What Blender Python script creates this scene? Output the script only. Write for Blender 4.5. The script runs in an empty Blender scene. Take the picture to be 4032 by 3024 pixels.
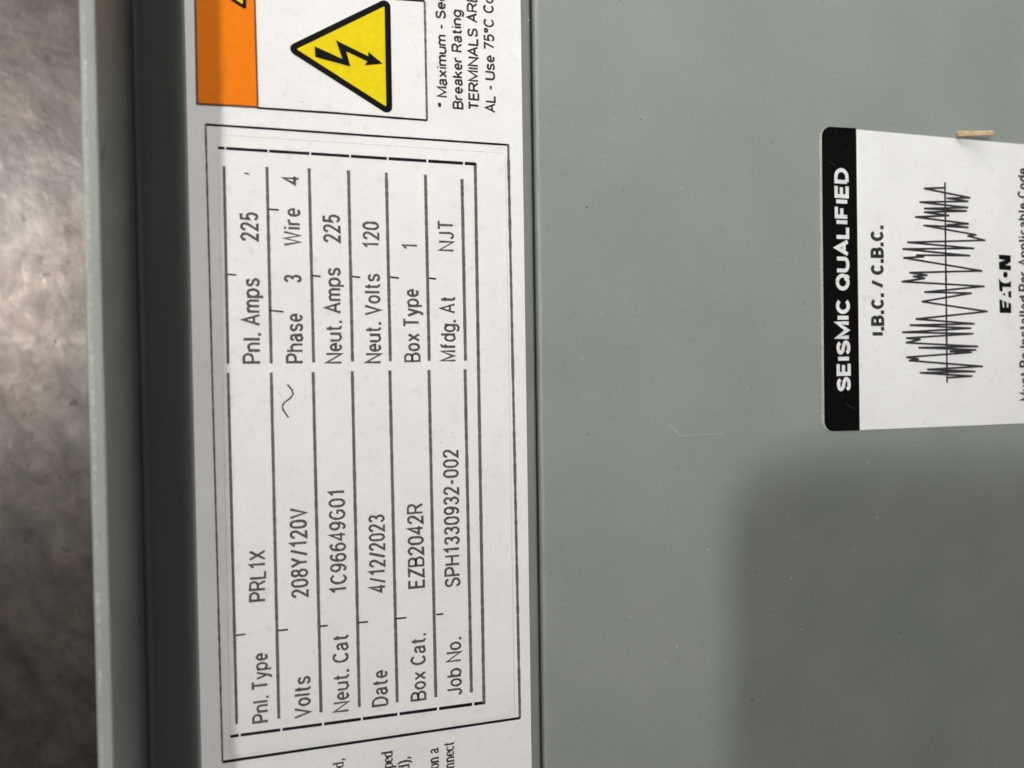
import bpy, bmesh, math, random
from mathutils import Vector, Matrix
from mathutils.geometry import tessellate_polygon

random.seed(7)
S = bpy.context.scene
COL = S.collection
MM = 0.001

# ----------------------------------------------------------------------------------------------
# CAMERA.  Panel plane = XY (Z towards the viewer), millimetres; photo pixels (4032 x 3024) map onto it.
# ----------------------------------------------------------------------------------------------
FPX = 2796.0                       # focal length in photo pixels
DIST = 140.0                       # mm from lens to the panel along the optical axis
VPH = (10196.0, -199.0)            # vanishing point of the panel's horizontals (photo px from the centre)
VPV_Y = 166000.0
ex = Vector((VPH[0], VPH[1], FPX)).normalized()
_dx = -(VPH[1] * VPV_Y + FPX * FPX) / VPH[0]
ed = Vector((_dx, VPV_Y, FPX)).normalized()
ey = -ed
ez = ex.cross(ey)
CAM = Vector((-DIST * ex.z, -DIST * ey.z, -DIST * ez.z))
FWD = Vector((ex.z, ey.z, ez.z))
RIGHT = Vector((ex.x, ey.x, ez.x))
DOWN = Vector((ex.y, ey.y, ez.y))


def P(px, py, z=0.0):
    """photo pixel -> point (mm) on the plane at height z"""
    d = RIGHT * ((px - 2016.0) / FPX) + DOWN * ((py - 1512.0) / FPX) + FWD
    t = (z - CAM.z) / d.z
    return CAM + d * t


cam_d = bpy.data.cameras.new('camera')
cam_d.sensor_width = 36.0
cam_d.lens = FPX / 4032.0 * 36.0
cam_d.clip_start = 0.002
cam_d.clip_end = 20.0
cam_d.dof.use_dof = True
cam_d.dof.focus_distance = (DIST + 6.0) * MM
cam_d.dof.aperture_fstop = 13.5
cam = bpy.data.objects.new('camera', cam_d)
COL.objects.link(cam)
m = Matrix((RIGHT, -DOWN, -FWD)).transposed().to_4x4()
m.translation = CAM * MM
cam.matrix_world = m
S.camera = cam

# ----------------------------------------------------------------------------------------------
# LIGHT: a long fluorescent tube and a fill lamp on the left, a little room light
# ----------------------------------------------------------------------------------------------
W = bpy.data.worlds.new('World')
S.world = W
W.use_nodes = True
bg = W.node_tree.nodes['Background']
bg.inputs['Color'].default_value = (1.0, 0.98, 0.95, 1)
bg.inputs['Strength'].default_value = 0.115


def tube(name, foot, dirn, dist, size_x, size_y, power, col, spread=180.0, aim=None):
    """long lamp whose axis of light meets the panel at `foot` (mm) coming along -dirn"""
    l = bpy.data.lights.new(name, 'AREA')
    l.shape = 'RECTANGLE'
    l.size, l.size_y = size_x, size_y
    l.energy = power
    l.color = col
    l.spread = math.radians(spread)
    o = bpy.data.objects.new(name, l)
    COL.objects.link(o)
    dv = Vector(dirn).normalized()
    o.location = Vector(foot) * MM + dv * dist
    if aim:
        dv = (o.location - Vector(aim) * MM).normalized()
    y = Vector((0, 1, 0))
    y = (y - dv * y.dot(dv)).normalized()
    x = y.cross(dv)
    o.rotation_euler = Matrix((x, y, dv)).transposed().to_euler()
    return o


# tube with spread narrowed and lower end set so its light fades downwards
tube('tube_or_fill_lamp', (0, 474, 0), (-0.857, 0.13, 1.0), 2.45, 0.11, 1.0, 1.05, (1.0, 0.975, 0.945), 13.0, (50, 478, 0))
# unseen fill lamp, set high so the phone's shadow from it misses the view
tube('tube_or_fill_lamp', (0, 0, 0), (-0.46, 1.65, 1.0), 2.0, 0.12, 1.2, 33.0, (1.0, 0.97, 0.94))

S.view_settings.view_transform = 'Standard'
S.view_settings.look = 'None'
S.view_settings.exposure = 0.0
S.view_settings.gamma = 1.0
S.view_settings.use_curve_mapping = False
S.cycles.max_bounces = 8


# ----------------------------------------------------------------------------------------------
# MATERIALS
# ----------------------------------------------------------------------------------------------
class NT:
    def __init__(self, name):
        self.m = bpy.data.materials.new(name)
        self.m.use_nodes = True
        self.t = self.m.node_tree
        self.b = self.t.nodes['Principled BSDF']
        self.geo = self.t.nodes.new('ShaderNodeNewGeometry')

    def link(self, a, b):
        self.t.links.new(a, b)

    def noise(self, scale, detail=3.0, rough=0.55, dist=0.0, stretch=None, rot=0.0):
        n = self.t.nodes.new('ShaderNodeTexNoise')
        n.inputs['Scale'].default_value = scale
        n.inputs['Detail'].default_value = detail
        n.inputs['Roughness'].default_value = rough
        n.inputs['Distortion'].default_value = dist
        if stretch:
            mp = self.t.nodes.new('ShaderNodeMapping')
            mp.vector_type = 'TEXTURE'
            mp.inputs['Scale'].default_value = stretch
            mp.inputs['Rotation'].default_value = (0, 0, rot)
            self.link(self.geo.outputs['Position'], mp.inputs['Vector'])
            self.link(mp.outputs['Vector'], n.inputs['Vector'])
        else:
            self.link(self.geo.outputs['Position'], n.inputs['Vector'])
        return n.outputs['Fac']

    def ramp(self, fac, stops):
        r = self.t.nodes.new('ShaderNodeValToRGB')
        e = r.color_ramp.elements
        while len(e) < len(stops):
            e.new(0.5)
        for k, (p, c) in enumerate(stops):
            e[k].position = p
            e[k].color = (*c, 1) if len(c) == 3 else c
        self.link(fac, r.inputs['Fac'])
        return r.outputs['Color']

    def mix(self, fac, a, b, mode='MIX'):
        x = self.t.nodes.new('ShaderNodeMix')
        x.data_type = 'RGBA'
        x.blend_type = mode
        for sock, v in ((x.inputs[0], fac), (x.inputs[6], a), (x.inputs[7], b)):
            if isinstance(v, (int, float)):
                sock.default_value = v
            elif isinstance(v, tuple):
                sock.default_value = (*v, 1)
            else:
                self.link(v, sock)
        return x.outputs[2]

    def bump(self, h, strength, dist):
        b = self.t.nodes.new('ShaderNodeBump')
        b.inputs['Strength'].default_value = strength
        b.inputs['Distance'].default_value = dist
        self.link(h, b.inputs['Height'])
        self.link(b.outputs['Normal'], self.b.inputs['Normal'])

    def set(self, col=None, rough=None, metal=None, spec=None):
        for key, v in (('Base Color', col), ('Roughness', rough), ('Metallic', metal), ('Specular IOR Level', spec)):
            if v is None:
                continue
            if isinstance(v, tuple):
                self.b.inputs[key].default_value = (*v, 1)
            elif isinstance(v, (int, float)):
                self.b.inputs[key].default_value = v
            else:
                self.link(v, self.b.inputs[key])
        return self.m


def grey_paint(name, a, b, rough=0.5):
    n = NT(name)
    big = n.ramp(n.noise(45, 4), [(0.35, a), (0.65, b)])
    fine = n.ramp(n.noise(2600, 3, 0.7), [(0.3, (0.90, 0.90, 0.90)), (0.7, (1.07, 1.07, 1.07))])
    speck = n.ramp(n.noise(900, 2, 0.5), [(0.24, (0.80, 0.80, 0.80)), (0.31, (1, 1, 1))])
    c = n.mix(1.0, n.mix(1.0, big, fine, 'MULTIPLY'), speck, 'MULTIPLY')
    for k, (ang, st) in enumerate(((0.5, 22), (-0.35, 30), (1.2, 16))):
        hair = n.ramp(n.noise(2400 + 300 * k, 2, 0.5, 0.15, (st, 1, 1), ang), [(0.66, (1, 1, 1)), (0.74, (1.13, 1.13, 1.12))])
        zone = n.ramp(n.noise(60 + 25 * k, 3), [(0.5, (0, 0, 0)), (0.66, (1, 1, 1))])
        c = n.mix(zone, c, n.mix(1.0, c, hair, 'MULTIPLY'))
    n.bump(n.noise(1250, 3, 0.6), 0.38, 0.00008)
    r = n.ramp(n.noise(70, 5, 0.65, 0.5), [(0.3, (rough - 0.10,) * 3), (0.7, (rough + 0.10,) * 3)])
    return n.set(c, r, 0.0, 0.45)


def paper(name, a, b, rough=0.55):
    n = NT(name)
    big = n.ramp(n.noise(60, 4, 0.6), [(0.3, a), (0.7, b)])
    smudge = n.ramp(n.noise(420, 4, 0.65), [(0.25, (0.90, 0.89, 0.88)), (0.42, (1, 1, 1))])
    fine = n.ramp(n.noise(3000, 2, 0.7), [(0.3, (0.95, 0.95, 0.95)), (0.7, (1.03, 1.03, 1.03))])
    c = n.mix(1.0, n.mix(1.0, big, smudge, 'MULTIPLY'), fine, 'MULTIPLY')
    n.bump(n.noise(110, 3, 0.5), 0.22, 0.0009)
    return n.set(c, rough, 0.0, 0.4)


def ink_mat(name, dark, light, wear, rough=0.5):
    """ribbon printing: the density attribute of each stroke, broken up by wear"""
    n = NT(name)
    at = n.t.nodes.new('ShaderNodeAttribute')
    at.attribute_name = 'density'
    base = n.mix(at.outputs['Fac'], light, dark)
    w = n.ramp(n.noise(2300, 3, 0.7, 0.3), [(0.42, (0, 0, 0)), (0.66, (1, 1, 1))])
    mm = n.t.nodes.new('ShaderNodeMath')
    mm.operation = 'MULTIPLY'
    mm.inputs[1].default_value = wear
    n.link(w, mm.inputs[0])
    c = n.mix(mm.outputs[0], base, tuple(min(0.6, x * 2.6 + 0.03) for x in light))
    return n.set(c, rough, 0.0, 0.12)


def flat(name, c, var=0.12, rough=0.5, scale=900, spec=0.4):
    n = NT(name)
    lo = tuple(x * (1 - var) for x in c)
    hi = tuple(min(1, x * (1 + var)) for x in c)
    return n.set(n.ramp(n.noise(scale, 4, 0.65), [(0.3, lo), (0.7, hi)]), rough, 0.0, spec)


M = {}
M['paint'] = grey_paint('grey_enamel', (0.244, 0.274, 0.250), (0.268, 0.297, 0.273))
M['strip'] = grey_paint('grey_enamel_strip', (0.21, 0.218, 0.202), (0.235, 0.243, 0.226))
M['trim'] = grey_paint('trim_enamel', (0.33, 0.365, 0.335), (0.365, 0.40, 0.37), 0.36)
M['paper'] = paper('label_stock', (0.825, 0.818, 0.806), (0.875, 0.87, 0.86))
M['paper_warm'] = paper('sticker_stock', (0.835, 0.826, 0.81), (0.88, 0.872, 0.858))
M['paper_gloss'] = paper('laminated_stock', (0.80, 0.80, 0.785), (0.85, 0.85, 0.84), 0.42)
M['orange'] = flat('orange_ink', (0.87, 0.21, 0.001), 0.05, 0.6, 900, 0.12)
M['yellow'] = flat('yellow_ink', (0.80, 0.63, 0.006), 0.05, 0.6, 900, 0.12)
M['black'] = flat('black_ink', (0.006, 0.005, 0.006), 0.3, 0.6, 1500, 0.08)
M['gloss_black'] = flat('black_laminated_band', (0.003, 0.003, 0.003), 0.4, 0.5, 1500, 0.1)
M['line'] = flat('frame_ink', (0.012, 0.008, 0.014), 0.4, 0.6, 1500, 0.1)
M['brown_line'] = flat('overprint_edge', (0.13, 0.045, 0.006), 0.3, 0.5, 1500)
M['white_ink'] = flat('white_lettering', (0.78, 0.78, 0.78), 0.10, 0.5, 3000)
M['clear_edge'] = flat('clear_laminate_edge', (0.42, 0.44, 0.42), 0.3, 0.25, 2500)
M['faint'] = flat('edge_line', (0.36, 0.34, 0.33), 0.55, 0.7, 1800)  # grey line drawn round the rating sticker's edge
M['scuff'] = flat('band_scuff', (0.10, 0.10, 0.10), 0.5, 0.6, 2500)
M['ribbon'] = ink_mat('ribbon_ink', (0.010, 0.008, 0.011), (0.075, 0.068, 0.063), 0.55)
M['rule'] = ink_mat('ruled_ink', (0.05, 0.043, 0.043), (0.11, 0.10, 0.092), 0.45)
M['print'] = ink_mat('offset_ink', (0.009, 0.008, 0.011), (0.035, 0.033, 0.035), 0.16)
M['wood'] = flat('splinter_wood', (0.55, 0.41, 0.25), 0.35, 0.8, 1100)
M['glint'] = flat('glint_paint', (0.52, 0.54, 0.51), 0.2, 0.4, 2500)  # pale colour for the glints painted on the lip
M['hair'] = flat('hairline', (0.36, 0.38, 0.355), 0.2, 0.5, 2500)
M['dark_dust'] = flat('dark_dust', (0.05, 0.05, 0.05), 0.4, 0.8)
M['light_dust'] = flat('light_dust', (0.75, 0.75, 0.72), 0.2, 0.6)
M['phone_body'] = flat('phone_glass', (0.02, 0.02, 0.022), 0.1, 0.3)
M['phone_lens'] = flat('lens_glass', (0.005, 0.005, 0.006), 0.1, 0.1)


def galvanised():
    n = NT('galvanised_steel')
    blot = n.ramp(n.noise(240, 7, 0.68, 0.35, (1, 1.5, 1), 0.6),
                  [(0.28, (0.050, 0.044, 0.040)), (0.47, (0.088, 0.078, 0.071)), (0.60, (0.110, 0.098, 0.089)), (0.75, (0.145, 0.131, 0.12))])
    fine = n.ramp(n.noise(1500, 5, 0.75, 0.3, (1, 1.4, 1), 0.6), [(0.3, (0.85, 0.85, 0.85)), (0.7, (1.12, 1.12, 1.12))])
    tint = n.ramp(n.noise(40, 3), [(0.35, (1.04, 0.985, 0.95)), (0.65, (0.96, 1.0, 1.0))])
    pit = n.ramp(n.noise(520, 3, 0.6), [(0.27, (0.5, 0.48, 0.46)), (0.34, (1, 1, 1))])
    c = n.mix(1.0, n.mix(1.0, n.mix(1.0, blot, fine, 'MULTIPLY'), tint, 'MULTIPLY'), pit, 'MULTIPLY')
    r = n.ramp(n.noise(190, 6, 0.65), [(0.3, (0.27,) * 3), (0.7, (0.40,) * 3)])
    n.bump(n.noise(900, 5, 0.7, 0.3, (1, 1.4, 1), 0.6), 0.36, 0.0002)
    return n.set(c, r, 0.80, 0.5)


M['galv'] = galvanised()


# ----------------------------------------------------------------------------------------------
# OBJECT HELPERS
# ----------------------------------------------------------------------------------------------
def link(name, bm, mat, parent=None, smooth=False):
    me = bpy.data.meshes.new(name)
    bmesh.ops.recalc_face_normals(bm, faces=bm.faces) if smooth is None else None
    bm.to_mesh(me)
    bm.free()
    me.materials.append(mat)
    if smooth:
        for p in me.polygons:
            p.use_smooth = True
    o = bpy.data.objects.new(name, me)
    COL.objects.link(o)
    if parent:
        o.parent = parent
        o.matrix_parent_inverse = Matrix.Translation(parent.location).inverted()
    return o


def thing(name, label, cat, loc=(0, 0, 0)):
    o = bpy.data.objects.new(name, None)
    o.empty_display_size = 0.01
    o.location = [c * MM for c in loc]
    COL.objects.link(o)
    o['label'] = label
    o['category'] = cat
    return o


def tag(o, label, cat):
    o['label'] = label
    o['category'] = cat
    return o


def poly(bm, pts, z):
    """flat polygon (mm), facing up"""
    vs = [Vector((p[0], p[1], 0)) for p in pts]
    bv = [bm.verts.new((p[0] * MM, p[1] * MM, z * MM)) for p in pts]
    for t in tessellate_polygon([vs]):
        f = bm.faces.new([bv[i] for i in t])
        f.normal_update()
        if f.normal.z < 0:
            f.normal_flip()


def slab(bm, pts, z0, z1):
    """upright prism over a convex outline (mm)"""
    a = sum(pts[i][0] * pts[(i + 1) % len(pts)][1] - pts[(i + 1) % len(pts)][0] * pts[i][1] for i in range(len(pts)))
    if a < 0:
        pts = list(reversed(pts))
    lo = [bm.verts.new((p[0] * MM, p[1] * MM, z0 * MM)) for p in pts]
    hi = [bm.verts.new((p[0] * MM, p[1] * MM, z1 * MM)) for p in pts]
    bm.faces.new(hi)
    bm.faces.new(list(reversed(lo)))
    n = len(pts)
    for i in range(n):
        j = (i + 1) % n
        bm.faces.new((lo[i], lo[j], hi[j], hi[i]))


def rounded(pts, r, seg=6):
    """round every corner of a polygon (mm); r may be a list"""
    out = []
    n = len(pts)
    for i in range(n):
        rr = r[i] if isinstance(r, (list, tuple)) else r
        p = Vector(pts[i][:2])
        if rr <= 0:
            out.append(p)
            continue
        a = (Vector(pts[i - 1][:2]) - p).normalized()
        b = (Vector(pts[(i + 1) % n][:2]) - p).normalized()
        ang = a.angle(b)
        t = rr / math.tan(ang / 2)
        p0, p1 = p + a * t, p + b * t
        c = p + (a + b).normalized() * (rr / math.sin(ang / 2))
        v0, v1 = p0 - c, p1 - c
        a0 = math.atan2(v0.y, v0.x)
        da = math.atan2(v1.y, v1.x) - a0
        while da > math.pi: da -= 2 * math.pi
        while da < -math.pi: da += 2 * math.pi
        for k in range(seg + 1):
            q = a0 + da * k / seg
            out.append(Vector((c.x + rr * math.cos(q), c.y + rr * math.sin(q))))
    return out


def Q(pts, z=0.0):
    return [Vector(P(x, y, z)[:2]) for x, y in pts]


_lift = [0]


def ribbon(bm, pts, width, z, closed=False, dens=None, jit=0.0):
    """flat printed stroke along a polyline (mm) with mitred joints; width a number or function(direction)"""
    lay = bm.verts.layers.float.get('density') or bm.verts.layers.float.new('density')
    p = []
    for q in pts:
        q = Vector((q[0], q[1]))
        if not p or (q - p[-1]).length > 1e-5:
            p.append(q)
    n = len(p)
    if n < 2:
        return
    _lift[0] = (_lift[0] + 1) % 24
    zz = (z + 0.0012 * _lift[0]) * MM
    prev = None
    first = None
    for i in range(n):
        if closed:
            d0 = (p[i] - p[i - 1]).normalized()
            d1 = (p[(i + 1) % n] - p[i]).normalized()
        else:
            d0 = (p[i] - p[max(0, i - 1)])
            d1 = (p[min(n - 1, i + 1)] - p[i])
            d0 = d0.normalized() if d0.length > 0 else d1.normalized()
            d1 = d1.normalized() if d1.length > 0 else d0
        t = (d0 + d1)
        t = t.normalized() if t.length > 1e-4 else d1
        nrm = Vector((-t.y, t.x))
        c = max(0.42, nrm.dot(Vector((-d1.y, d1.x))))
        w = width(t) if callable(width) else width
        h = w / 2 / c * (1 + random.uniform(-jit, jit))
        a = bm.verts.new(((p[i].x + nrm.x * h) * MM, (p[i].y + nrm.y * h) * MM, zz))
        b = bm.verts.new(((p[i].x - nrm.x * h) * MM, (p[i].y - nrm.y * h) * MM, zz))
        dd = dens(t) if callable(dens) else (1.0 if dens is None else dens)
        a[lay] = b[lay] = max(0.0, min(1.0, dd + random.uniform(-0.12, 0.12)))
        if prev:
            bm.faces.new((prev[1], b, a, prev[0]))
        else:
            first = (a, b)
        prev = (a, b)
    if closed:
        a, b = first
        bm.faces.new((prev[1], b, a, prev[0]))


# ----------------------------------------------------------------------------------------------
# LETTERING: a drawn sans alphabet (cap height 10, x-height 7.2)
# ----------------------------------------------------------------------------------------------
def arc(cx, cy, rx, ry, a0, a1, k=None):
    k = k or max(4, int(abs(a1 - a0) / 18))
    return [(cx + rx * math.cos(math.radians(a0 + (a1 - a0) * i / k)),
             cy + ry * math.sin(math.radians(a0 + (a1 - a0) * i / k))) for i in range(k + 1)]


def spl(pts, k=6):
    out = []
    q = [pts[0]] + list(pts) + [pts[-1]]
    for i in range(1, len(q) - 2):
        a, b, c, d = (Vector(v) for v in q[i - 1:i + 3])
        for s in range(k):
            t = s / k
            v = 0.5 * ((2 * b) + (c - a) * t + (2 * a - 5 * b + 4 * c - d) * t * t + (3 * b - a - 3 * c + d) * t ** 3)
            out.append((v.x, v.y))
    out.append(tuple(pts[-1]))
    return out


DOT = lambda x, y=0.55: [(x, y - 0.55), (x, y + 0.55)]
XH = 7.2
_n_arch = lambda x0, x1, h=XH: [(x0, 0)] and [(x0, h - 2.6)] + arc((x0 + x1) / 2, h - 2.5, (x1 - x0) / 2, 2.3, 172, 0) + [(x1, 0)]
_o = lambda w, h=XH: arc(w / 2, h / 2, w / 2 - 0.1, h / 2 - 0.2, 90, 450, 22)
S_UP = [(5.3, 8.0), (4.4, 9.4), (2.8, 9.8), (1.0, 9.1), (0.4, 7.5), (1.2, 5.9), (3.0, 5.1), (4.9, 4.2), (5.6, 2.6), (4.8, 0.9), (2.9, 0.2), (1.1, 0.7), (0.2, 2.2)]
S_LO = [(4.3, 5.7), (3.6, 6.8), (2.3, 7.05), (0.9, 6.6), (0.45, 5.4), (1.1, 4.2), (2.4, 3.7), (3.8, 3.1), (4.5, 1.9), (3.8, 0.6), (2.3, 0.15), (0.9, 0.6), (0.2, 1.7)]
G = {
    ' ': (3.2, []),
    'A': (6.4, [[(0, 0), (3.2, 10), (6.4, 0)], [(1.15, 3.4), (5.25, 3.4)]]),
    'B': (5.8, [[(0, 5.2), (3.2, 5.2)] + arc(3.2, 7.6, 2.1, 2.4, -90, 90) + [(0, 10), (0, 0), (3.3, 0)] + arc(3.3, 2.6, 2.4, 2.6, -90, 90) + [(0, 5.2)]]),
    'C': (6.2, [arc(3.3, 5, 3.1, 4.85, 40, 320, 18)]),
    'D': (6.0, [[(0, 0), (0, 10), (2.4, 10)] + arc(2.4, 5, 3.5, 5, 90, -90, 14) + [(0, 0)]]),
    'E': (5.0, [[(5.0, 10), (0, 10), (0, 0), (5.1, 0)], [(0, 5.2), (4.5, 5.2)]]),
    'F': (4.9, [[(4.9, 10), (0, 10), (0, 0)], [(0, 5.1), (4.2, 5.1)]]),
    'G': (6.6, [arc(3.3, 5, 3.1, 4.85, 42, 318, 18) + [(6.0, 2.0), (6.0, 4.8), (3.6, 4.8)]]),
    'H': (6.0, [[(0, 0), (0, 10)], [(6, 0), (6, 10)], [(0, 5.2), (6, 5.2)]]),
    'I': (0.9, [[(0.45, 0), (0.45, 10)]]),
    'J': (4.2, [[(3.9, 10), (3.9, 2.6)] + arc(2.0, 2.6, 1.9, 2.5, 0, -165, 9)]),
    'L': (4.8, [[(0, 10), (0, 0), (4.8, 0)]]),
    'M': (7.2, [[(0, 0), (0, 10), (3.6, 1.2), (7.2, 10), (7.2, 0)]]),
    'N': (6.0, [[(0, 0), (0, 10), (6, 0), (6, 10)]]),
    'P': (5.7, [[(0, 0), (0, 10), (3.1, 10)] + arc(3.1, 7.3, 2.5, 2.7, 90, -90) + [(0, 4.6)]]),
    'Q': (7.0, [arc(3.4, 5, 3.3, 4.85, 90, 450, 24), [(4.1, 2.6), (6.8, -0.4)]]),
    'R': (6.0, [[(0, 0), (0, 10), (3.2, 10)] + arc(3.2, 7.4, 2.4, 2.6, 90, -90) + [(0, 4.8)], [(3.3, 4.8), (6.0, 0)]]),
    'S': (5.9, [spl(S_UP)]),
    'T': (5.8, [[(0, 10), (5.8, 10)], [(2.9, 10), (2.9, 0)]]),
    'U': (6.0, [[(0, 10), (0, 3.1)] + arc(3, 3.0, 3, 2.9, 180, 360, 12) + [(6, 10)]]),
    'V': (6.2, [[(0, 10), (3.1, 0), (6.2, 10)]]),
    'W': (8.6, [[(0, 10), (2.1, 0), (4.3, 9.6), (6.5, 0), (8.6, 10)]]),
    'X': (5.8, [[(0, 10), (5.8, 0)], [(0, 0), (5.8, 10)]]),
    'Y': (6.0, [[(0, 10), (3, 4.6), (6, 10)], [(3, 4.6), (3, 0)]]),
    'Z': (5.6, [[(0.2, 10), (5.4, 10), (0, 0), (5.6, 0)]]),
    'a': (4.9, [spl([(0.5, 5.4), (1.2, 6.7), (2.5, 7.05), (3.8, 6.5), (4.2, 5.2)]) + [(4.2, 1.4), (4.9, 0.15)],
                spl([(4.2, 4.2), (2.4, 3.9), (0.7, 3.2), (0.2, 1.8), (1.0, 0.4), (2.3, 0.15), (3.6, 0.9), (4.2, 2.2)])]),
    'b': (5.0, [[(0, 10), (0, 0)], arc(2.5, 3.6, 2.4, 3.4, 150, -150, 16)]),
    'c': (4.5, [arc(2.4, 3.6, 2.2, 3.4, 45, 315, 14)]),
    'd': (5.0, [[(5.0, 10), (5.0, 0)], arc(2.5, 3.6, 2.4, 3.4, 30, 330, 16)]),
    'e': (4.8, [[(0.2, 3.7), (4.6, 3.7)] + arc(2.4, 3.6, 2.2, 3.4, 2, 318, 16)]),
    'f': (3.2, [[(1.1, 0), (1.1, 8)] + arc(2.6, 8.2, 1.5, 1.7, 175, 75, 6), [(0, 7.0), (2.9, 7.0)]]),
    'g': (5.0, [[(5.0, 7.2), (5.0, -0.6)] + arc(2.6, -0.6, 2.4, 2.1, 0, -160, 9), arc(2.5, 3.6, 2.4, 3.4, 30, 330, 16)]),
    'h': (4.8, [[(0, 10), (0, 0)], _n_arch(0, 4.6)]),
    'i': (0.9, [[(0.45, 0), (0.45, 7.2)], [(0.45, 8.7), (0.45, 10)]]),
    'k': (4.6, [[(0, 10), (0, 0)], [(4.3, 7.2), (0, 2.6)], [(1.7, 4.3), (4.6, 0)]]),
    'l': (0.9, [[(0.45, 0), (0.45, 10)]]),
    'm': (7.6, [[(0, 7.2), (0, 0)], _n_arch(0, 3.7), _n_arch(3.7, 7.4)]),
    'n': (4.8, [[(0, 7.2), (0, 0)], _n_arch(0, 4.6)]),
    'o': (4.9, [_o(4.9)]),
    'p': (5.0, [[(0, 7.2), (0, -2.6)], arc(2.5, 3.6, 2.4, 3.4, 150, -150, 16)]),
    'r': (3.2, [[(0, 7.2), (0, 0)], [(0, 4.6)] + arc(2.3, 4.6, 2.3, 2.4, 172, 70, 6)]),
    's': (4.7, [spl(S_LO)]),
    't': (3.1, [[(1.2, 9.6), (1.2, 1.8)] + arc(2.6, 1.6, 1.4, 1.5, 190, 290, 5), [(0, 7.0), (2.9, 7.0)]]),
    'u': (4.8, [[(0, 7.2), (0, 2.6)] + arc(2.3, 2.5, 2.3, 2.3, 188, 345, 8), [(4.7, 7.2), (4.7, 0)]]),
    'x': (4.8, [[(0, 7.2), (4.8, 0)], [(0, 0), (4.8, 7.2)]]),
    'y': (4.8, [[(0, 7.2), (2.5, 0.6)], [(4.8, 7.2), (2.2, -1.4)] + spl([(2.2, -1.4), (1.5, -2.5), (0.2, -2.6)])]),
    '0': (5.0, [arc(2.5, 6.6, 2.35, 3.25, 0, 180, 10) + arc(2.5, 3.4, 2.35, 3.25, 180, 360, 10) + [(4.85, 6.6)]]),
    '1': (4.4, [[(0.7, 7.6), (2.9, 10), (2.9, 0)]]),
    '2': (5.0, [spl([(0.2, 7.4), (0.7, 9.0), (2.3, 9.85), (4.1, 9.2), (4.7, 7.4), (4.0, 5.4), (2.0, 2.6), (0.2, 0.1)]) + [(5.0, 0.1)]]),
    '3': (5.0, [spl([(0.3, 8.0), (1.2, 9.5), (2.7, 9.8), (4.2, 8.9), (4.4, 7.2), (3.6, 5.7), (2.1, 5.3)]) ,
                spl([(2.1, 5.3), (3.9, 4.7), (4.7, 3.0), (4.2, 1.1), (2.5, 0.2), (0.9, 0.7), (0.1, 2.3)])]),
    '4': (5.2, [[(3.8, 0), (3.8, 10), (0, 2.7), (5.2, 2.7)]]),
    '5': (5.0, [[(4.6, 10), (0.9, 10), (0.5, 5.2)] + spl([(0.5, 5.2), (2.4, 6.3), (4.2, 5.6), (4.8, 3.4), (4.0, 1.1), (2.2, 0.2), (0.1, 1.6)])]),
    '6': (5.0, [spl([(4.5, 8.5), (3.2, 9.8), (1.6, 9.2), (0.5, 7.0), (0.2, 4.0)]), arc(2.5, 3.2, 2.3, 3.05, 90, 450, 20)]),
    '7': (5.0, [[(0.1, 10), (5.0, 10), (1.9, 0)]]),
    '8': (5.0, [arc(2.5, 7.6, 2.0, 2.25, 90, 450, 18), arc(2.5, 2.7, 2.35, 2.6, 90, 450, 20)]),
    '9': (5.0, [spl([(0.5, 1.5), (1.8, 0.2), (3.4, 0.8), (4.5, 3.0), (4.8, 6.0)]), arc(2.5, 6.8, 2.3, 3.05, 90, 450, 20)]),
    '.': (1.0, [DOT(0.5)]),
    ',': (1.0, [[(0.6, 1.0), (0.2, -1.8)]]),
    '-': (3.0, [[(0, 4.2), (3.0, 4.2)]]),
    '/': (3.4, [[(0, -0.3), (3.4, 10.3)]]),
    '*': (3.4, [[(1.7, 10), (1.7, 6.4)], [(0.1, 9.1), (3.3, 7.3)], [(3.3, 9.1), (0.1, 7.3)]]),
    '°': (3.0, [arc(1.5, 8.3, 1.3, 1.5, 90, 450, 14)]),
}


def write(name, text, start, end, cap, z, mat, parent, weight=1.0, gap=1.5, wear=True, xs=None, label=None):
    """one printed string; start/end of the baseline and the cap height are photo pixels, turned into mm on the sheet"""
    a = P(*start, z).xy
    capmm = (P(start[0] - cap, start[1], z).xy - a).length
    if end is None:
        r = (P(start[0] - 3, start[1] - 200, z).xy - a).normalized()
    else:
        r = (P(*end, z).xy - a)
        length = r.length
        r.normalize()
    up = Vector((-r.y, r.x))
    ky = capmm / 10.0
    wd = weight * ky
    n = len(text)
    sw = sum(G[ch][0] for ch in text) + gap * (n - 1)
    ink_n = sum(1 for ch in text if ch != ' ')
    kx = (xs or 0.92) * ky if end is None else (length - ink_n * wd) / sw
    bm = bmesh.new()

    def dens(t):
        return 1.0 - 0.6 * abs(t.dot(r)) ** 2 if wear else 1.0
    x = 0.0
    vs = (10.0 - weight) / 10.0                            # keep heavy strokes inside the cap height
    for ch in text:
        w0, st = G[ch]
        if ch == '.':
            st = [[(w0 / 2, -weight / 2 / vs), (w0 / 2, (weight * 0.62) / vs)]]
        for q in st:
            pts = [a + r * (x + wd / 2 + u * kx) + up * ((weight / 2 + v * vs) * ky) for u, v in q]
            ribbon(bm, pts, wd if ch != '.' else wd * 1.1, z, dens=dens, jit=0.16 if wear else 0.03)
        x += (w0 + gap) * kx + (wd if ch != ' ' else 0.0)
    o = link(name, bm, mat, parent)
    if label:
        o['label'] = label
    return o


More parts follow.
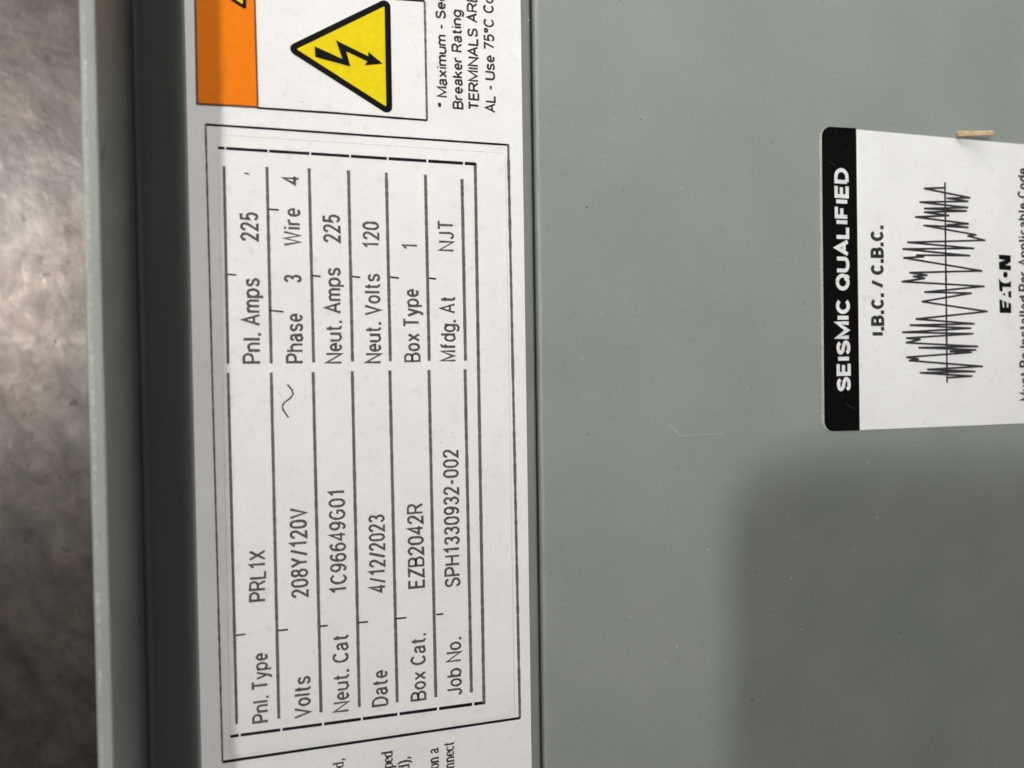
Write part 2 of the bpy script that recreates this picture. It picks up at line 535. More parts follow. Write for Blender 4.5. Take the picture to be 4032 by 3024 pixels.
# serif (book) letters for the paragraph cut off at the foot of the label; x-height 6.8, ascender 10
SG = {
    'd': (5.4, [([(4.3, 10), (4.3, 0)], 1.5), (arc(2.4, 3.4, 2.1, 3.3, 40, 320, 14), 0), ([(3.0, 9.7), (4.6, 9.7)], 0.7), ([(4.0, 0.3), (5.6, 0.3)], 0.7)]),
    'e': (4.4, [([(0.5, 3.9), (3.9, 3.9)] + arc(2.2, 3.4, 1.9, 3.2, 8, 320, 14), 0)]),
    'p': (5.4, [([(1.0, 6.8), (1.0, -3)], 1.5), (arc(2.9, 3.4, 2.1, 3.3, 140, -140, 14), 0), ([(-0.2, 6.5), (1.4, 6.5)], 0.7), ([(-0.2, -2.8), (2.2, -2.8)], 0.7)]),
    'l': (2.6, [([(1.3, 10), (1.3, 0)], 1.5), ([(0.1, 9.7), (1.6, 9.7)], 0.7), ([(0.1, 0.3), (2.5, 0.3)], 0.7)]),
    ')': (3.2, [(spl([(0.2, 10.6), (1.8, 8.6), (2.5, 4.2), (1.8, -0.4), (0.2, -2.6)]), 0)]),
    ',': (2.2, [(spl([(0.7, 0.9), (1.5, 0.9), (1.7, 0.0), (0.6, -2.0)]), 1.2)]),
    'o': (4.8, [(arc(2.4, 3.4, 2.1, 3.25, 90, 450, 18), 0)]),
    'n': (5.6, [([(1.1, 6.8), (1.1, 0)], 1.5), ([(1.1, 5.0)] + arc(2.8, 4.6, 1.7, 2.1, 150, 0, 7) + [(4.5, 0)], 1.3), ([(-0.1, 6.5), (1.4, 6.5)], 0.7), ([(0, 0.3), (2.3, 0.3)], 0.7), ([(3.4, 0.3), (5.6, 0.3)], 0.7)]),
    'a': (4.8, [(spl([(0.6, 5.6), (1.6, 6.6), (2.9, 6.3), (3.4, 5.0)]) + [(3.4, 1.2), (4.8, 0.4)], 1.3), (spl([(3.4, 4.0), (1.4, 3.2), (0.5, 1.8), (1.2, 0.4), (2.4, 0.5), (3.4, 1.6)]), 1.1)]),
    'c': (4.4, [(arc(2.3, 3.4, 2.0, 3.2, 40, 318, 14), 0)]),
    't': (3.4, [([(1.4, 9.0), (1.4, 1.2)] + arc(2.4, 1.3, 1.0, 1.1, 190, 300, 5), 1.3), ([(0.1, 6.5), (3.1, 6.5)], 0.7)]),
    ' ': (2.6, []),
}


def write_serif(text, end, cap, z, parent):
    """string that ends at the pixel `end` (its start runs out of the picture)"""
    e = P(*end, z).xy
    capmm = (P(end[0] - cap, end[1], z).xy - e).length
    r = (e - P(end[0] + 4, end[1] + 200, z).xy).normalized()
    up = Vector((-r.y, r.x))
    k = capmm / 10.0
    adv = sum(SG[c][0] + 0.5 for c in text) - 0.5
    bm = bmesh.new()
    x0 = -adv
    for ch in text:
        w, st = SG[ch]
        for pts, wd in st:
            q = [e + r * ((x0 + u) * k) + up * (v * k) for u, v in pts]
            if wd:
                ribbon(bm, q, (wd + 0.25) * k, z, dens=0.9, jit=0.06)
            else:
                ribbon(bm, q, lambda t: k * (0.75 + 1.15 * abs(t.dot(up)) ** 1.5), z, dens=0.85, jit=0.06)
        x0 += w + 0.5
    return link('printed_text', bm, M['print'], parent)


def line_part(name, pts, width_px, z, mat, parent, dens=None, closed=False, jit=0.05, sub=24):
    q = Q(pts, z)
    mmpx = (P(pts[0][0] + 10, pts[0][1], z) - P(pts[0][0], pts[0][1], z)).length / 10.0
    out = []
    n = len(q)
    for i in range(n if closed else n - 1):
        a, b = q[i], q[(i + 1) % n]
        for s in range(sub):
            out.append(a.lerp(b, s / sub))
    if not closed:
        out.append(q[-1])
    bm = bmesh.new()
    ribbon(bm, out, width_px * mmpx, z, closed=closed, dens=dens, jit=jit)
    return link(name, bm, mat, parent)


# ----------------------------------------------------------------------------------------------
# STEELWORK
# ----------------------------------------------------------------------------------------------
Y0, Y1 = -135.0, 135.0
YC = 1512.0


def X(px, z):
    return P(px, YC, z).x


def strip(name, prof, mat, parent=None, y0=Y0, y1=Y1, smooth=True, ny=1):
    """sheet-metal section: profile (x, z) in mm swept along Y, closed outline"""
    bm = bmesh.new()
    n = len(prof)
    rows = []
    for k in range(ny + 1):
        y = y0 + (y1 - y0) * k / ny
        rows.append([bm.verts.new((x * MM, y * MM, z * MM)) for x, z in prof])
    for k in range(ny):
        for i in range(n):
            j = (i + 1) % n
            bm.faces.new((rows[k][i], rows[k][j], rows[k + 1][j], rows[k + 1][i]))
    bm.faces.new(rows[0])
    bm.faces.new(list(reversed(rows[-1])))
    bmesh.ops.recalc_face_normals(bm, faces=bm.faces)
    o = link(name, bm, mat, parent)
    if smooth:
        for p in o.data.polygons:
            p.use_smooth = True
        o.data.set_sharp_from_angle(angle=math.radians(32))
    return o


FLOOR = -3.5                                    # trench floor below the label strip
fold_x = X(553, FLOOR)
# flange height so that its vertical inner wall tops out at photo pixel 412
lo_h, hi_h = 0.0, 60.0
for _ in range(50):
    h = (lo_h + hi_h) / 2
    if X(412, h) > fold_x: lo_h, hi_h = lo_h, h
    else: lo_h = h
LIP = (lo_h + hi_h) / 2
if not 5 < LIP < 45:
    LIP = 20.0
print('LIP', LIP, 'fold_x', fold_x, 'X412', X(412, LIP), 'lip left', X(353, LIP))
lip_l = X(347, LIP)
lip_r = fold_x

trim = thing('steel_trim', 'grey painted steel trim, its pale upright lip beside the mottled metal', 'metal trim', (fold_x, 0, FLOOR))
r = 0.28
strip('flange', [(lip_r, FLOOR - 1.4)] + [(lip_r, LIP - r)] + [(lip_r - r + r * math.cos(a), LIP - r + r * math.sin(a)) for a in [k * math.pi / 12 for k in range(1, 7)]]
      + [(lip_l + r * 1.4 - r * 1.4 * math.sin(a), LIP - r * 1.4 + r * 1.4 * math.cos(a)) for a in [k * math.pi / 12 for k in range(0, 7)]] + [(lip_l, FLOOR - 1.4)],
      M['trim'], trim)
strip('hem', [(lip_r + 0.004, FLOOR + 0.004), (lip_r + 0.004, FLOOR + 1.0), (lip_r + 0.5, FLOOR + 1.3), (lip_r + 1.0, FLOOR + 1.15), (lip_r + 1.25, FLOOR + 0.7), (lip_r + 1.25, FLOOR + 0.004)], M['trim'], trim)
strip('channel_floor', [(lip_r + 0.003, FLOOR), (X(2250, FLOOR), FLOOR), (X(2250, FLOOR), FLOOR - 1.3), (lip_r + 0.003, FLOOR - 1.3)], M['trim'], trim)

# galvanised sheet to the left, a little behind the lip
GZ = LIP - 7.0
bm = bmesh.new()
slab(bm, [(lip_l - 90, Y0), (lip_l - 0.05, Y0), (lip_l - 0.05, Y1), (lip_l - 90, Y1)], GZ - 1.5, GZ)
for v in bm.verts:                                     # sheet tilted away from the lip so it mirrors the tube lamp
    v.co.z += (v.co.x - lip_l * MM) * math.tan(math.radians(7.0))
tag(link('galvanized_sheet', bm, M['galv']), 'mottled brownish galvanized sheet metal along the left edge, with a bright lamp reflection', 'metal sheet')

# specular sparkle of the lip's outer corner, painted on as pale dashes
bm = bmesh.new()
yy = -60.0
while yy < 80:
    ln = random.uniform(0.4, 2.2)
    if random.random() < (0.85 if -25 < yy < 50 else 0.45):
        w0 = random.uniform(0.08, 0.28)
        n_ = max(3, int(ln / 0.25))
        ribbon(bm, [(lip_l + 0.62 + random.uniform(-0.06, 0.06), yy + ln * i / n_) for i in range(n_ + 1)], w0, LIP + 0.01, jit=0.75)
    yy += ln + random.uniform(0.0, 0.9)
o = link('painted_glints', bm, M['glint'], trim)
o['label'] = 'pale painted glints along the outer corner of the lip'

# narrow strip carrying the white label: rolled at both edges
pl, pr = X(744, 0), X(2112, 0)
rr = 1.0
prof = [(pl, -5.5)] + [(pl + rr - rr * math.cos(a), -rr + rr * math.sin(a)) for a in [k * math.pi / 12 for k in range(0, 7)]]
rr2 = 0.9
prof += [(pr - rr2 + rr2 * math.sin(a), -rr2 + rr2 * math.cos(a)) for a in [k * math.pi / 12 for k in range(0, 7)]] + [(pr, -5.5)]
prof += [(pr - 1.2, -5.5), (pr - 1.2, -1.6), (pl + 1.2, -1.6), (pl + 1.2, -5.5)]
tag(strip('steel_strip', prof, M['strip']), 'narrow grey steel strip under the long white label, rolled at its edges', 'metal strip')

# wide cover panel on the right with a rolled left edge
cl = X(2126, 0.35)
rr3 = 0.75
prof = [(cl, -5.5)] + [(cl + rr3 - rr3 * math.cos(a), 0.35 - rr3 + rr3 * math.sin(a)) for a in [k * math.pi / 12 for k in range(0, 7)]]
prof += [(cl + 175, 0.35), (cl + 175, -1.2), (cl + 1.3, -1.2), (cl + 1.3, -5.5)]
cover = strip('cover_panel', prof, M['paint'])
tag(cover, 'wide smooth grey-green cover panel with tiny specks and scratches, carrying the white sticker', 'metal panel')
CZ = 0.35

sc = [(2634, 1664), (2650, 1683), (2668, 1704), (2675, 1716)]
line_part('scratch', sc, 4.5, CZ + 0.004, M['hair'], cover, jit=0.8, sub=6)
line_part('scratch', [(2675, 1716), (2720, 1712), (2800, 1709), (2850, 1707)], 2.0, CZ + 0.004, M['hair'], cover, jit=0.8, sub=8)

# ----------------------------------------------------------------------------------------------
# THE LONG WHITE LABEL
# ----------------------------------------------------------------------------------------------
LZ = 0.14
ink = LZ + 0.012
c = P(1400, 1500)
lab = thing('warning_label', 'long white label with an orange header, a yellow lightning triangle and cut-off print', 'label', (c.x, c.y, 0))
bm = bmesh.new()
x0, x1 = (P(718, 0, LZ).x + P(802, 3024, LZ).x) / 2, (P(2041, 0, LZ).x + P(2102, 3024, LZ).x) / 2
slab(bm, [(x0, Y0 + 6), (x1, Y0 + 6), (x1, Y1 - 6), (x0, Y1 - 6)], 0.006, LZ)
link('label_sheet', bm, M['paper'], lab)

# orange header, running up out of the picture
bm = bmesh.new()
oq = Q([(769, 30), (776, 408), (1012, 422), (1001, 30)], ink)
up_v = (oq[0] - oq[1]).normalized()
up_w = (oq[3] - oq[2]).normalized()
oq[0] = oq[1] + up_v * 75
oq[3] = oq[2] + up_w * 75
poly(bm, oq, ink)
hd = link('orange_header', bm, M['orange'], lab)
bm = bmesh.new()
ribbon(bm, [oq[0], oq[1], oq[2]], 0.36, ink + 0.04, dens=1)
link('header_outline', bm, M['brown_line'], hd)
bm = bmesh.new()
ribbon(bm, [oq[2] + Vector((0.12, 0)), oq[3] + Vector((0.12, 0))], 0.30, ink + 0.04, dens=1)
link('header_outline', bm, M['brown_line'], hd)


def tri(pts_px, rad_px, inset_px, z, parent, names):
    q = Q(pts_px, z)
    k = (P(1410, 200, z) - P(1400, 200, z)).length / 10.0
    outer = rounded(q, rad_px * k, 8)
    ctr = sum(q, Vector((0, 0))) / 3
    b1 = bmesh.new()
    poly(b1, outer, z)
    o = link(names[0], b1, M['black'], parent)
    # inset triangle
    n = len(q)
    ins = []
    for i in range(n):
        a, p, b = q[i - 1], q[i], q[(i + 1) % n]
        d1, d2 = (a - p).normalized(), (b - p).normalized()
        bis = (d1 + d2).normalized()
        ins.append(p + bis * (inset_px * k / math.sin(d1.angle(d2) / 2)))
    b2 = bmesh.new()
    poly(b2, rounded(ins, 2.0 * k, 3), z + 0.02)
    f = link(names[1], b2, M['yellow'], o)
    return o, f, k


tq = [(1118, 189), (1537, -14), (1545, 462)]
big, face, kk = tri(tq, 24, 24, ink + 0.03, lab, ('warning_triangle', 'yellow_field'))
bm = bmesh.new()
zz = lambda x, y: (900 + x / 2.765, y / 2.765)
bolt = [zz(937, 503), zz(1238, 640), zz(1168, 437), zz(1522, 612), zz(1520, 562), zz(1678, 693), zz(1483, 712), zz(1510, 668), zz(1282, 562), zz(1328, 725), zz(945, 622)]
poly(bm, Q(bolt, ink + 0.08), ink + 0.08)
link('lightning_bolt', bm, M['black'], big)
# the header's smaller triangle, only its lower corner inside the picture
sx = 0.56
tq2 = [(970 - (1545 - 1118) * sx, 40 - (462 - 189) * sx), (970 - (1545 - 1537) * sx, 40 - 476 * sx), (970, 40)]
tri(tq2, 7, 12, ink + 0.05, lab, ('warning_triangle', 'yellow_field'))

# box round the triangle, and the frame round the rating sticker
line_part('border_line', [(1012, 425), (1300, 444), (1683, 474)], 9, ink, M['line'], lab)
line_part('border_line', [(1681, 470), (1672, 6)], 8.5, ink, M['rule'], lab, dens=0.35, jit=0.15, sub=60)
line_part('border_line', [(1672, 4), (1500, -8), (1020, -42)], 8, ink, M['line'], lab)
line_part('border_line', [(808, 490), (2003, 571)], 9.5, ink, M['line'], lab)
line_part('border_line', [(2001, 568), (2047, 2828)], 10.5, ink, M['rule'], lab, dens=0.3, jit=0.2, sub=160)
line_part('border_line', [(2047, 2827), (876, 3000)], 9.5, ink, M['line'], lab)
line_part('border_line', [(876, 3000), (843, 1760), (809, 490)], 7.5, ink, M['rule'], lab, dens=0.6, jit=0.2, sub=80)

T = lambda text, s, e, cap, **k: write('printed_text', text, s, e, cap, ink, M['print'], lab, **k)
T('* Maximum - See', (1764, 428), (1755, -24), 43, weight=1.75, gap=0.25)
T('Breaker Rating', (1825, 432), (1818, 40), 43, weight=1.75, gap=0.25)
T('TERMINALS ARE', (1888, 436), (1880, -22), 43, weight=1.75, gap=0.25)
T('AL - Use 75°C Co', (1953, 446), (1944, -14), 43, weight=1.75, gap=0.25)
write_serif('ed,', (1352, 2987), 41, ink, lab)
write_serif('oped', (1545, 2955), 43, ink, lab)
write_serif('ed),', (1611, 2980), 42, ink, lab)
write_serif('on a', (1726, 2943), 42, ink, lab)
write_serif('onnect', (1786, 2919), 41, ink, lab)

# ----------------------------------------------------------------------------------------------
# THE RATING STICKER inside that frame
# ----------------------------------------------------------------------------------------------
RZ = LZ + 0.10
rink = RZ + 0.012
c = P(1430, 1750)
rat = thing('rating_sticker', 'white rating sticker with ruled rows of thin grey print, inside the black frame', 'sticker', (c.x, c.y, LZ))
bm = bmesh.new()
out = rounded(Q([(858, 531), (1989, 604), (2026, 2818), (908, 2978)], RZ), 0.9, 6)
slab(bm, out, LZ + 0.004, RZ)
link('sticker_sheet', bm, M['paper_warm'], rat)
bm = bmesh.new()
ribbon(bm, out, 0.13, LZ + 0.012, closed=True, dens=1, jit=0.5)
link('sticker_edge', bm, M['faint'], rat)

up_seg = [((882, 655), (898, 1432)), ((1051, 657), (1068, 1431)), ((1217, 663), (1235, 1427)), ((1372, 671), (1388, 1424)),
          ((1521, 680), (1537, 1422)), ((1675, 688), (1690, 1421)), ((1819, 705), (1833, 1420))]
lo_seg = [((898, 1468), (932, 2851)), ((1068, 1467), (1098, 2830)), ((1233, 1465), (1264, 2805)), ((1387, 1462), (1415, 2784)),
          ((1535, 1459), (1564, 2765)), ((1689, 1457), (1716, 2745)), ((1831, 1454), (1856, 2726))]
for k, (a, b) in enumerate(up_seg + lo_seg):
    line_part('ruled_line', [a, b], 12.2 if k % 7 else 11.5, rink, M['rule'], rat, dens=0.6 if k % 7 == 0 else 0.35, jit=0.12, sub=90)

# dashed heavy frame at the two ends, solid down the side
gaps_top = [887, 1056, 1221, 1378, 1526, 1682, 1826]
xs_ = [858] + gaps_top + [1875]
for i in range(len(xs_) - 1):
    a = xs_[i] + (4 if i else 0)
    b = xs_[i + 1] - (3 if i < len(xs_) - 2 else 0)
    f = lambda x: 582 + (x - 858) * (646 - 582) / (1871 - 858)
    line_part('frame_dash', [(a, f(a)), (b, f(b))], 12.0, rink, M['line'], rat, sub=10)
gaps_bot = [944, 1108, 1272, 1425, 1569, 1725, 1863]
xs_ = [907] + gaps_bot + [1911]
for i in range(len(xs_) - 1):
    a = xs_[i] + (4 if i else 0)
    b = xs_[i + 1] - (4 if i < len(xs_) - 2 else 0)
    f = lambda x: 2900 + (x - 907) * (2766 - 2900) / (1910 - 907)
    line_part('frame_dash', [(a, f(a)), (b, f(b))], 12.5, rink, M['line'], rat, sub=10)
line_part('frame_line', [(1871, 646), (1905.5, 2769)], 12.5, rink, M['rule'], rat, dens=0.45, jit=0.12, sub=160)

for a, b in [((895, 1080), (931, 1083)), ((1059, 1222), (1116, 1228)), ((1229, 1085), (1263, 1089)), ((1386, 1089), (1418, 1092)),
             ((1536, 1091), (1571, 1095)), ((1689, 1095), (1717, 1099)), ((1059, 824), (1098, 827)),
             ((929, 2502), (966, 2497)), ((1093, 2483), (1134, 2479)), ((1260, 2466), (1291, 2463)), ((1409, 2452), (1449, 2448)),
             ((1557, 2436), (1600, 2432)), ((1718, 2420), (1746, 2417))]:
    line_part('tick_mark', [a, b], 7.0, rink, M['line'], rat, sub=4)
line_part('stray_mark', [(962, 681), (982, 686)], 5.0, rink, M['line'], rat, sub=3)
bm = bmesh.new()
ribbon(bm, [Vector(v) for v in spl([tuple(p) for p in Q([(1136, 1644), (1119, 1620), (1112, 1603), (1120, 1585), (1140, 1570), (1153, 1553), (1149, 1535), (1131, 1514)], rink)])],
       0.30, rink, dens=lambda t: 0.8 - 0.7 * abs(t.y), jit=0.3)
link('tilde_mark', bm, M['ribbon'], rat)

R = lambda text, s, e, cap, **k: write('printed_text', text, s, e, cap + 2, rink, M['ribbon'], rat, **dict(dict(weight=1.42, gap=0.6), **k))
R('Pnl. Amps', (1030, 1432), (1024, 1094), 73)
R('225', (1020, 952), (1018.5, 836), 73)
R('Phase', (1197.5, 1430.5), (1193.5, 1233), 70)
R('3', (1189.5, 1115), (1189, 1081), 71)
R('Wire', (1186.5, 971), (1184.5, 819), 70)
R('4', (1181.5, 731), (1181, 692), 69)
R('Neut. Amps', (1350, 1432), (1342.5, 1053), 67)
R('225', (1342.5, 957.5), (1340.5, 845), 69)
R('Neut. Volts', (1504, 1431), (1497.5, 1077), 65)
R('120', (1495.5, 982), (1494, 873), 66)
R('Box Type', (1657, 1426), (1650, 1137), 64)
R('1', (1646.5, 988), (1646, 955), 62)
R('Mfdg. At', (1797.5, 1424), (1794, 1166), 62)
R('NJT', (1790, 991.5), (1787.5, 867), 63)
R('Pnl. Type', (1059.5, 2842), (1056, 2567), 64)
R('PRL1X', (1049.5, 2366), (1047.5, 2164), 67)
R('Volts', (1225.5, 2823), (1224, 2658), 67)
R('208Y/120V', (1217, 2351), (1208.5, 1997), 69)
R('Neut. Cat', (1377, 2800), (1373, 2494), 64)
R('1C96649G01', (1368, 2336), (1359.5, 1922), 66)
R('Date', (1529.5, 2777.5), (1528, 2634), 63)
R('4/12/2023', (1521, 2332), (1516, 2023), 65)
R('Box Cat.', (1679, 2756), (1677, 2490), 60)
R('EZB2042R', (1673.5, 2313.5), (1667, 1979), 64)
R('Job No.', (1821, 2736), (1817, 2505), 61)
R('SPH1330932-002', (1814.5, 2310), (1806, 1767), 62)

# ----------------------------------------------------------------------------------------------
# THE SEISMIC STICKER on the cover panel
# ----------------------------------------------------------------------------------------------
SZ = CZ + 0.16
sink = SZ + 0.012
c = P(3650, 1100)
sei = thing('seismic_sticker', 'white sticker with a black header band and a printed earthquake trace, on the grey cover', 'sticker', (c.x, c.y, CZ))
corner = Q([(3235, 497), (4027, 568)], SZ)
low = Q([(3246, 1699), (4027, 1667)], SZ)
# right-hand end lies outside the picture
e0 = corner[1] + (corner[1] - corner[0]).normalized() * 14
e1 = low[1] + (low[1] - low[0]).normalized() * 14
clear = Q([(3227, 496), (3238, 1700)], SZ)
bm = bmesh.new()
slab(bm, rounded([clear[0], e0, e1, clear[1]], [2.6, 2.0, 2.0, 2.6], 10), CZ + 0.004, SZ - 0.02)
link('clear_backing', bm, M['clear_edge'], sei)
bm = bmesh.new()
slab(bm, rounded([corner[0], e0, e1, low[0]], [2.4, 2.0, 2.0, 2.4], 10), SZ - 0.016, SZ)
link('sticker_sheet', bm, M['paper_gloss'], sei)
band = Q([(3371, 505), (3385.5, 1695)], sink)
bt = (corner[1] - corner[0]).normalized()
bb = (low[1] - low[0]).normalized()
bm = bmesh.new()
poly(bm, rounded([corner[0], band[0], band[1], low[0]], [2.4, 0, 0, 2.4], 10), sink)
hb = link('header_band', bm, M['gloss_black'], sei)
write('printed_heading', 'SEISMIC QUALIFIED', (3351, 1542), (3340.5, 663), 56, sink + 0.03, M['white_ink'], sei, weight=2.3, gap=0.3, wear=False)
write('printed_text', 'I.B.C. / C.B.C.', (3482, 1324), (3479, 886), 52, sink, M['print'], sei, weight=2.25, gap=0.25, wear=False)
write('printed_text', 'Must Be Installed Per Applicable Code', (4057, 1578), (4047, 662), 42, sink, M['print'], sei, weight=1.6, gap=0.5)
k6 = lambda x, y: (3150 + x / 2.508, 430 + y / 2.508)
k7 = lambda x, y: (3150 + x / 2.508, 1080 + y / 2.508)
wave = [k6(*p) for p in [(1432, 776), (1225, 783), (1678, 875), (1450, 880), (1660, 910), (1182, 918), (1658, 972), (1225, 981), (1645, 1006), (1225, 1018),
                         (1470, 1050), (1138, 1065), (1665, 1132), (1452, 1142), (1662, 1168), (1222, 1148), (1742, 1242), (1655, 1252), (1828, 1295),
                         (1062, 1315), (1718, 1375), (1015, 1381), (1678, 1447), (1150, 1441), (1225, 1456), (1022, 1468), (1796, 1597), (1082, 1614)]]
wave += [k7(*p) for p in [(1255, 10), (1118, 22), (1232, 41), (1005, 72), (1820, 120), (1230, 176), (1692, 187), (1204, 270), (1848, 368), (1144, 442),
                          (1722, 489), (1086, 503), (1688, 533), (1012, 573), (1712, 587), (1050, 631), (1190, 645), (1047, 676), (1755, 713), (1172, 725),
                          (1738, 747), (1480, 761), (1695, 771), (1050, 820), (1172, 838), (1075, 852), (1803, 910), (1257, 940), (1730, 960), (1183, 973),
                          (1700, 1006), (1462, 1022)]]
bm = bmesh.new()
wq = Q(wave, sink)
for i in range(len(wq) - 1):
    d = (wq[i + 1] - wq[i]).normalized() * 0.10
    ribbon(bm, [wq[i] - d, wq[i + 1] + d], 0.47, sink, dens=0.95, jit=0.03)
tr = link('seismic_trace', bm, M['print'], sei)
line_part('trace_axis', [k6(1430, 720), k7(1452, 1072)], 7.0, sink + 0.03, M['print'], sei, dens=0.6, jit=0.15, sub=60)

e_ = lambda *pts: [(3860 + x / 6.145, 980 + y / 6.145) for x, y in pts]
bm = bmesh.new()
ring = [(608 + 56 * math.cos(a * math.pi / 10), 625 + 76 * math.sin(a * math.pi / 10)) for a in range(20)]
for pl_ in ([(460, 1215), (530, 1242), (547, 1420), (578, 1420), (566, 1257), (636, 1283), (646, 1420), (680, 1420), (672, 1298), (745, 1325), (750, 1555), (468, 1550)],
            [(520, 1095), (603, 1066), (608, 1140)], [(672, 1035), (745, 1015), (750, 1200), (680, 1162)],
            [(448, 690), (480, 760), (530, 812), (600, 832), (670, 822), (712, 798), (740, 768), (745, 925), (537, 920), (537, 1037), (500, 1035), (460, 1005)],
            ring,
            [(448, 140), (735, 155), (737, 320), (612, 392), (742, 400), (742, 520), (455, 500), (450, 320), (600, 272), (450, 245)]):
    poly(bm, Q(e_(*pl_), sink + 0.005), sink + 0.005)
link('printed_logo', bm, M['black'], sei)

# fine scuffs on the black band
for a, b in [((3287, 520), (3293, 525)), ((3326, 593), (3332, 602)), ((3262, 632), (3288, 652)), ((3330, 1590), (3366, 1612)), ((3315, 1552), (3318, 1562)), ((3268, 1154), (3273, 1160)), ((3255, 1386), (3260, 1388)), ((3252, 1560), (3256, 1562))]:
    bm = bmesh.new()
    ribbon(bm, Q([a, b], sink + 0.04), 0.07, sink + 0.04)
    link('scuff', bm, M['scuff'], sei)

# ----------------------------------------------------------------------------------------------
# WOOD SPLINTER caught against the sticker's upper edge
# ----------------------------------------------------------------------------------------------
bm = bmesh.new()
base = P(3770, 529, CZ + 0.75)
tip_z = 3.2
tip = P(3906, 524, tip_z)
ax = (tip - base).normalized()
sd = ax.cross(Vector((0, 0, 1))).normalized()
u3 = sd.cross(ax)
rings = []
strand = [random.uniform(0.82, 1.18) for _ in range(9)]
NR = 14
for i in range(NR + 1):
    t = i / NR
    ctr = base.lerp(tip, t)
    w = 0.66 * (1.0 - 0.25 * t) * (1 + random.uniform(-0.025, 0.025))
    rg = []
    for k in range(9):
        a = 2 * math.pi * k / 9
        q = ctr + sd * (w * math.cos(a) * strand[k] * (1 + random.uniform(-0.03, 0.03))) + u3 * (w * 0.8 * math.sin(a) * strand[k])
        if i in (0, NR):
            q += ax * random.uniform(-0.35, 0.35)
        rg.append(bm.verts.new(q * MM))
    rings.append(rg)
for i in range(NR):
    for k in range(9):
        j = (k + 1) % 9
        bm.faces.new((rings[i][k], rings[i][j], rings[i + 1][j], rings[i + 1][k]))
bm.faces.new(list(reversed(rings[0])))
bm.faces.new(rings[-1])
for _ in range(9):                                        # frayed fibres at the broken end
    o_ = tip - ax * 1.0 + sd * random.uniform(-.4, .4) + u3 * random.uniform(-.25, .25)
    e_ = o_ + ax * random.uniform(1.2, 2.3) + sd * random.uniform(-.25, .25) + u3 * random.uniform(-.2, .2)
    w_ = 0.09
    tri_ = [bm.verts.new((o_ + sd * w_) * MM), bm.verts.new((o_ - sd * w_) * MM), bm.verts.new((o_ + u3 * w_) * MM)]
    tp = bm.verts.new(e_ * MM)
    for k in range(3):
        bm.faces.new((tri_[k], tri_[(k + 1) % 3], tp))
bmesh.ops.recalc_face_normals(bm, faces=bm.faces)
tag(link('wood_splinter', bm, M['wood']), 'small pale splinter of wood stuck at the upper edge of the seismic sticker', 'splinter')


# ----------------------------------------------------------------------------------------------
# DUST: flecks lying on panel and labels
# ----------------------------------------------------------------------------------------------
def fleck(bm, px, py, z, ln, wd, ang):
    p = P(px, py, z)
    n = 7
    top = []
    for i in range(n):
        a = 2 * math.pi * i / n
        x, y = ln * math.cos(a) * random.uniform(0.7, 1.2), wd * math.sin(a) * random.uniform(0.7, 1.2)
        top.append(bm.verts.new(((p.x + x * math.cos(ang) - y * math.sin(ang)) * MM, (p.y + x * math.sin(ang) + y * math.cos(ang)) * MM, z * MM)))
    c0 = bm.verts.new((p.x * MM, p.y * MM, (z + wd * 0.8) * MM))
    for i in range(n):
        bm.faces.new((top[i], top[(i + 1) % n], c0))


g3 = lambda x, y: (1900 + x / 1.58, 400 + y / 1.58)
g4 = lambda x, y: (1900 + x / 1.58, 1450 + y / 1.58)
g5 = lambda x, y: (2600 + x / 1.355, 1800 + y / 1.355)
bm = bmesh.new()
for (x, y), ln, wd, a in [(g3(985, 110), .28, .16, .3), (g3(650, 658), .42, .17, -.5), (g3(875, 552), .25, .1, -.3), (g3(935, 662), .25, .1, -.2), (g3(1800, 255), .2, .14, 0),
                          (g3(690, 414), .12, .07, 0), (g3(1502, 1040), .16, .2, 0), (g5(972, 130), .3, .12, -.8), (g5(1005, 468), .26, .2, 0), (g5(490, 1300), .42, .2, -.6),
                          (g5(512, 608), .35, .13, -.6), (g5(715, 455), .3, .1, -.8), (g5(1280, 935), .35, .14, -.2), (g5(1278, 637), .2, .1, .3), (g4(853, 1535), .14, .1, 0),
                          (g4(740, 573), .2, .09, .4), (g4(588, 662), .2, .08, -.4), (g4(1670, 130), .15, .1, 0), (g5(1800, 1312), .3, .1, .8), (g5(1225, 788), .13, .08, 0)]:
    fleck(bm, x, y, CZ + 0.002, ln * .8, wd * .8, a)
for _ in range(26):
    fleck(bm, random.uniform(2200, 3200), random.uniform(0, 3000), CZ + 0.002, random.uniform(.05, .12), random.uniform(.03, .06), random.uniform(0, 3))
for x, y in [(893, 275), (1018, 337), (1190, 402), (1635, 181), (1980, 352), (1980, 520), (1550, 1200), (1904, 1375), (1783, 1703), (1734, 1744), (1965, 2026), (1959, 2741), (1001, 2430), (1100, 1545), (2022, 440)]:
    fleck(bm, x, y, RZ + 0.014, random.uniform(.09, .2), random.uniform(.03, .06), random.uniform(-1, 1))
o = link('dark_dust', bm, M['dark_dust'])
o['kind'] = 'stuff'
tag(o, 'scattered dark flecks of dust on the grey panel and white labels', 'dust')
bm = bmesh.new()
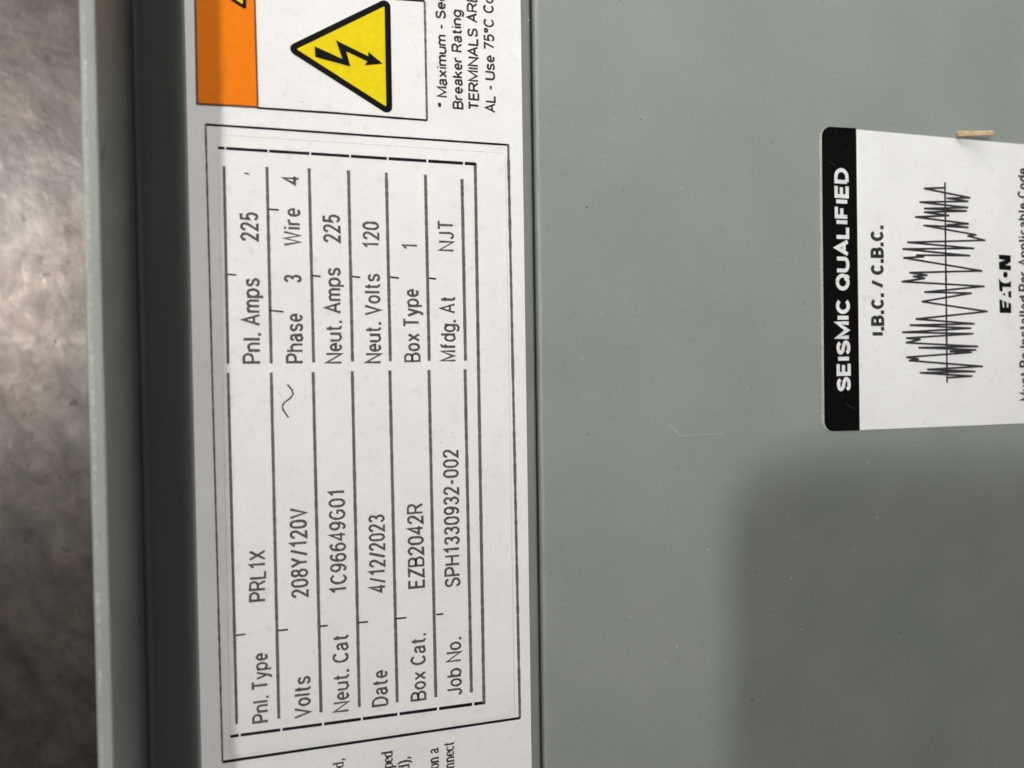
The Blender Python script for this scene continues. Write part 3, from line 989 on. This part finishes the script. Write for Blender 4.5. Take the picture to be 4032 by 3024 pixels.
for (x, y), ln, wd in [(g3(1237, 538), .14, .25), (g3(1010, 512), .12, .1), (g3(1860, 982), .18, .16), (g3(738, 1315), .1, .22), (g3(978, 1235), .14, .08), (g4(1403, 1127), .25, .14),
                       (g4(1645, 122), .22, .12), (g5(255, 492), .22, .14), (g5(90, 1012), .28, .16), (g5(30, 1097), .14, .2), (g5(892, 1043), .12, .22), (g5(1102, 781), .14, .18),
                       (g5(1157, 323), .22, .18), (g5(752, 918), .2, .14), (g5(700, 647), .22, .18), (g5(738, 1628), .16, .12), (g4(918, 1545), .2, .12), (g3(620, 1600), .2, .1), (g5(1105, 32), .3, .1)]:
    fleck(bm, x, y, CZ + 0.002, ln * .75, wd * .75, random.uniform(-.3, .3))
for _ in range(30):
    fleck(bm, random.uniform(2200, 3950), random.uniform(1700, 3000), CZ + 0.002, random.uniform(.04, .1), random.uniform(.03, .05), random.uniform(0, 3))
fleck(bm, 2083, 79, 0.002, .12, .2, .4)
o = link('light_dust', bm, M['light_dust'])
o['kind'] = 'stuff'
tag(o, 'scattered pale flecks of dust and paint on the grey panel', 'dust')

# ----------------------------------------------------------------------------------------------
# THE PHONE that takes the picture: lens corner over the panel, it shades the lower right
# ----------------------------------------------------------------------------------------------
ph = thing('phone', 'dark phone held over the panel, shading the cover at lower right', 'phone', tuple(CAM - FWD * 4))
PX0, PX1, PY0, PY1 = -30.0, 120.0, -150.0, 3.5
pts = rounded([(PX0, PY0), (PX1, PY0), (PX1, PY1), (PX0, PY1)], 15.0, 10)
bm = bmesh.new()
lo = [bm.verts.new((CAM + RIGHT * p.x - DOWN * p.y - FWD * 3.0) * MM) for p in pts]
hi = [bm.verts.new((CAM + RIGHT * p.x - DOWN * p.y - FWD * 11.0) * MM) for p in pts]
bm.faces.new(lo)
bm.faces.new(list(reversed(hi)))
for i in range(len(pts)):
    j = (i + 1) % len(pts)
    bm.faces.new((lo[i], hi[i], hi[j], lo[j]))
bmesh.ops.recalc_face_normals(bm, faces=bm.faces)
link('phone_body', bm, M['phone_body'], ph)
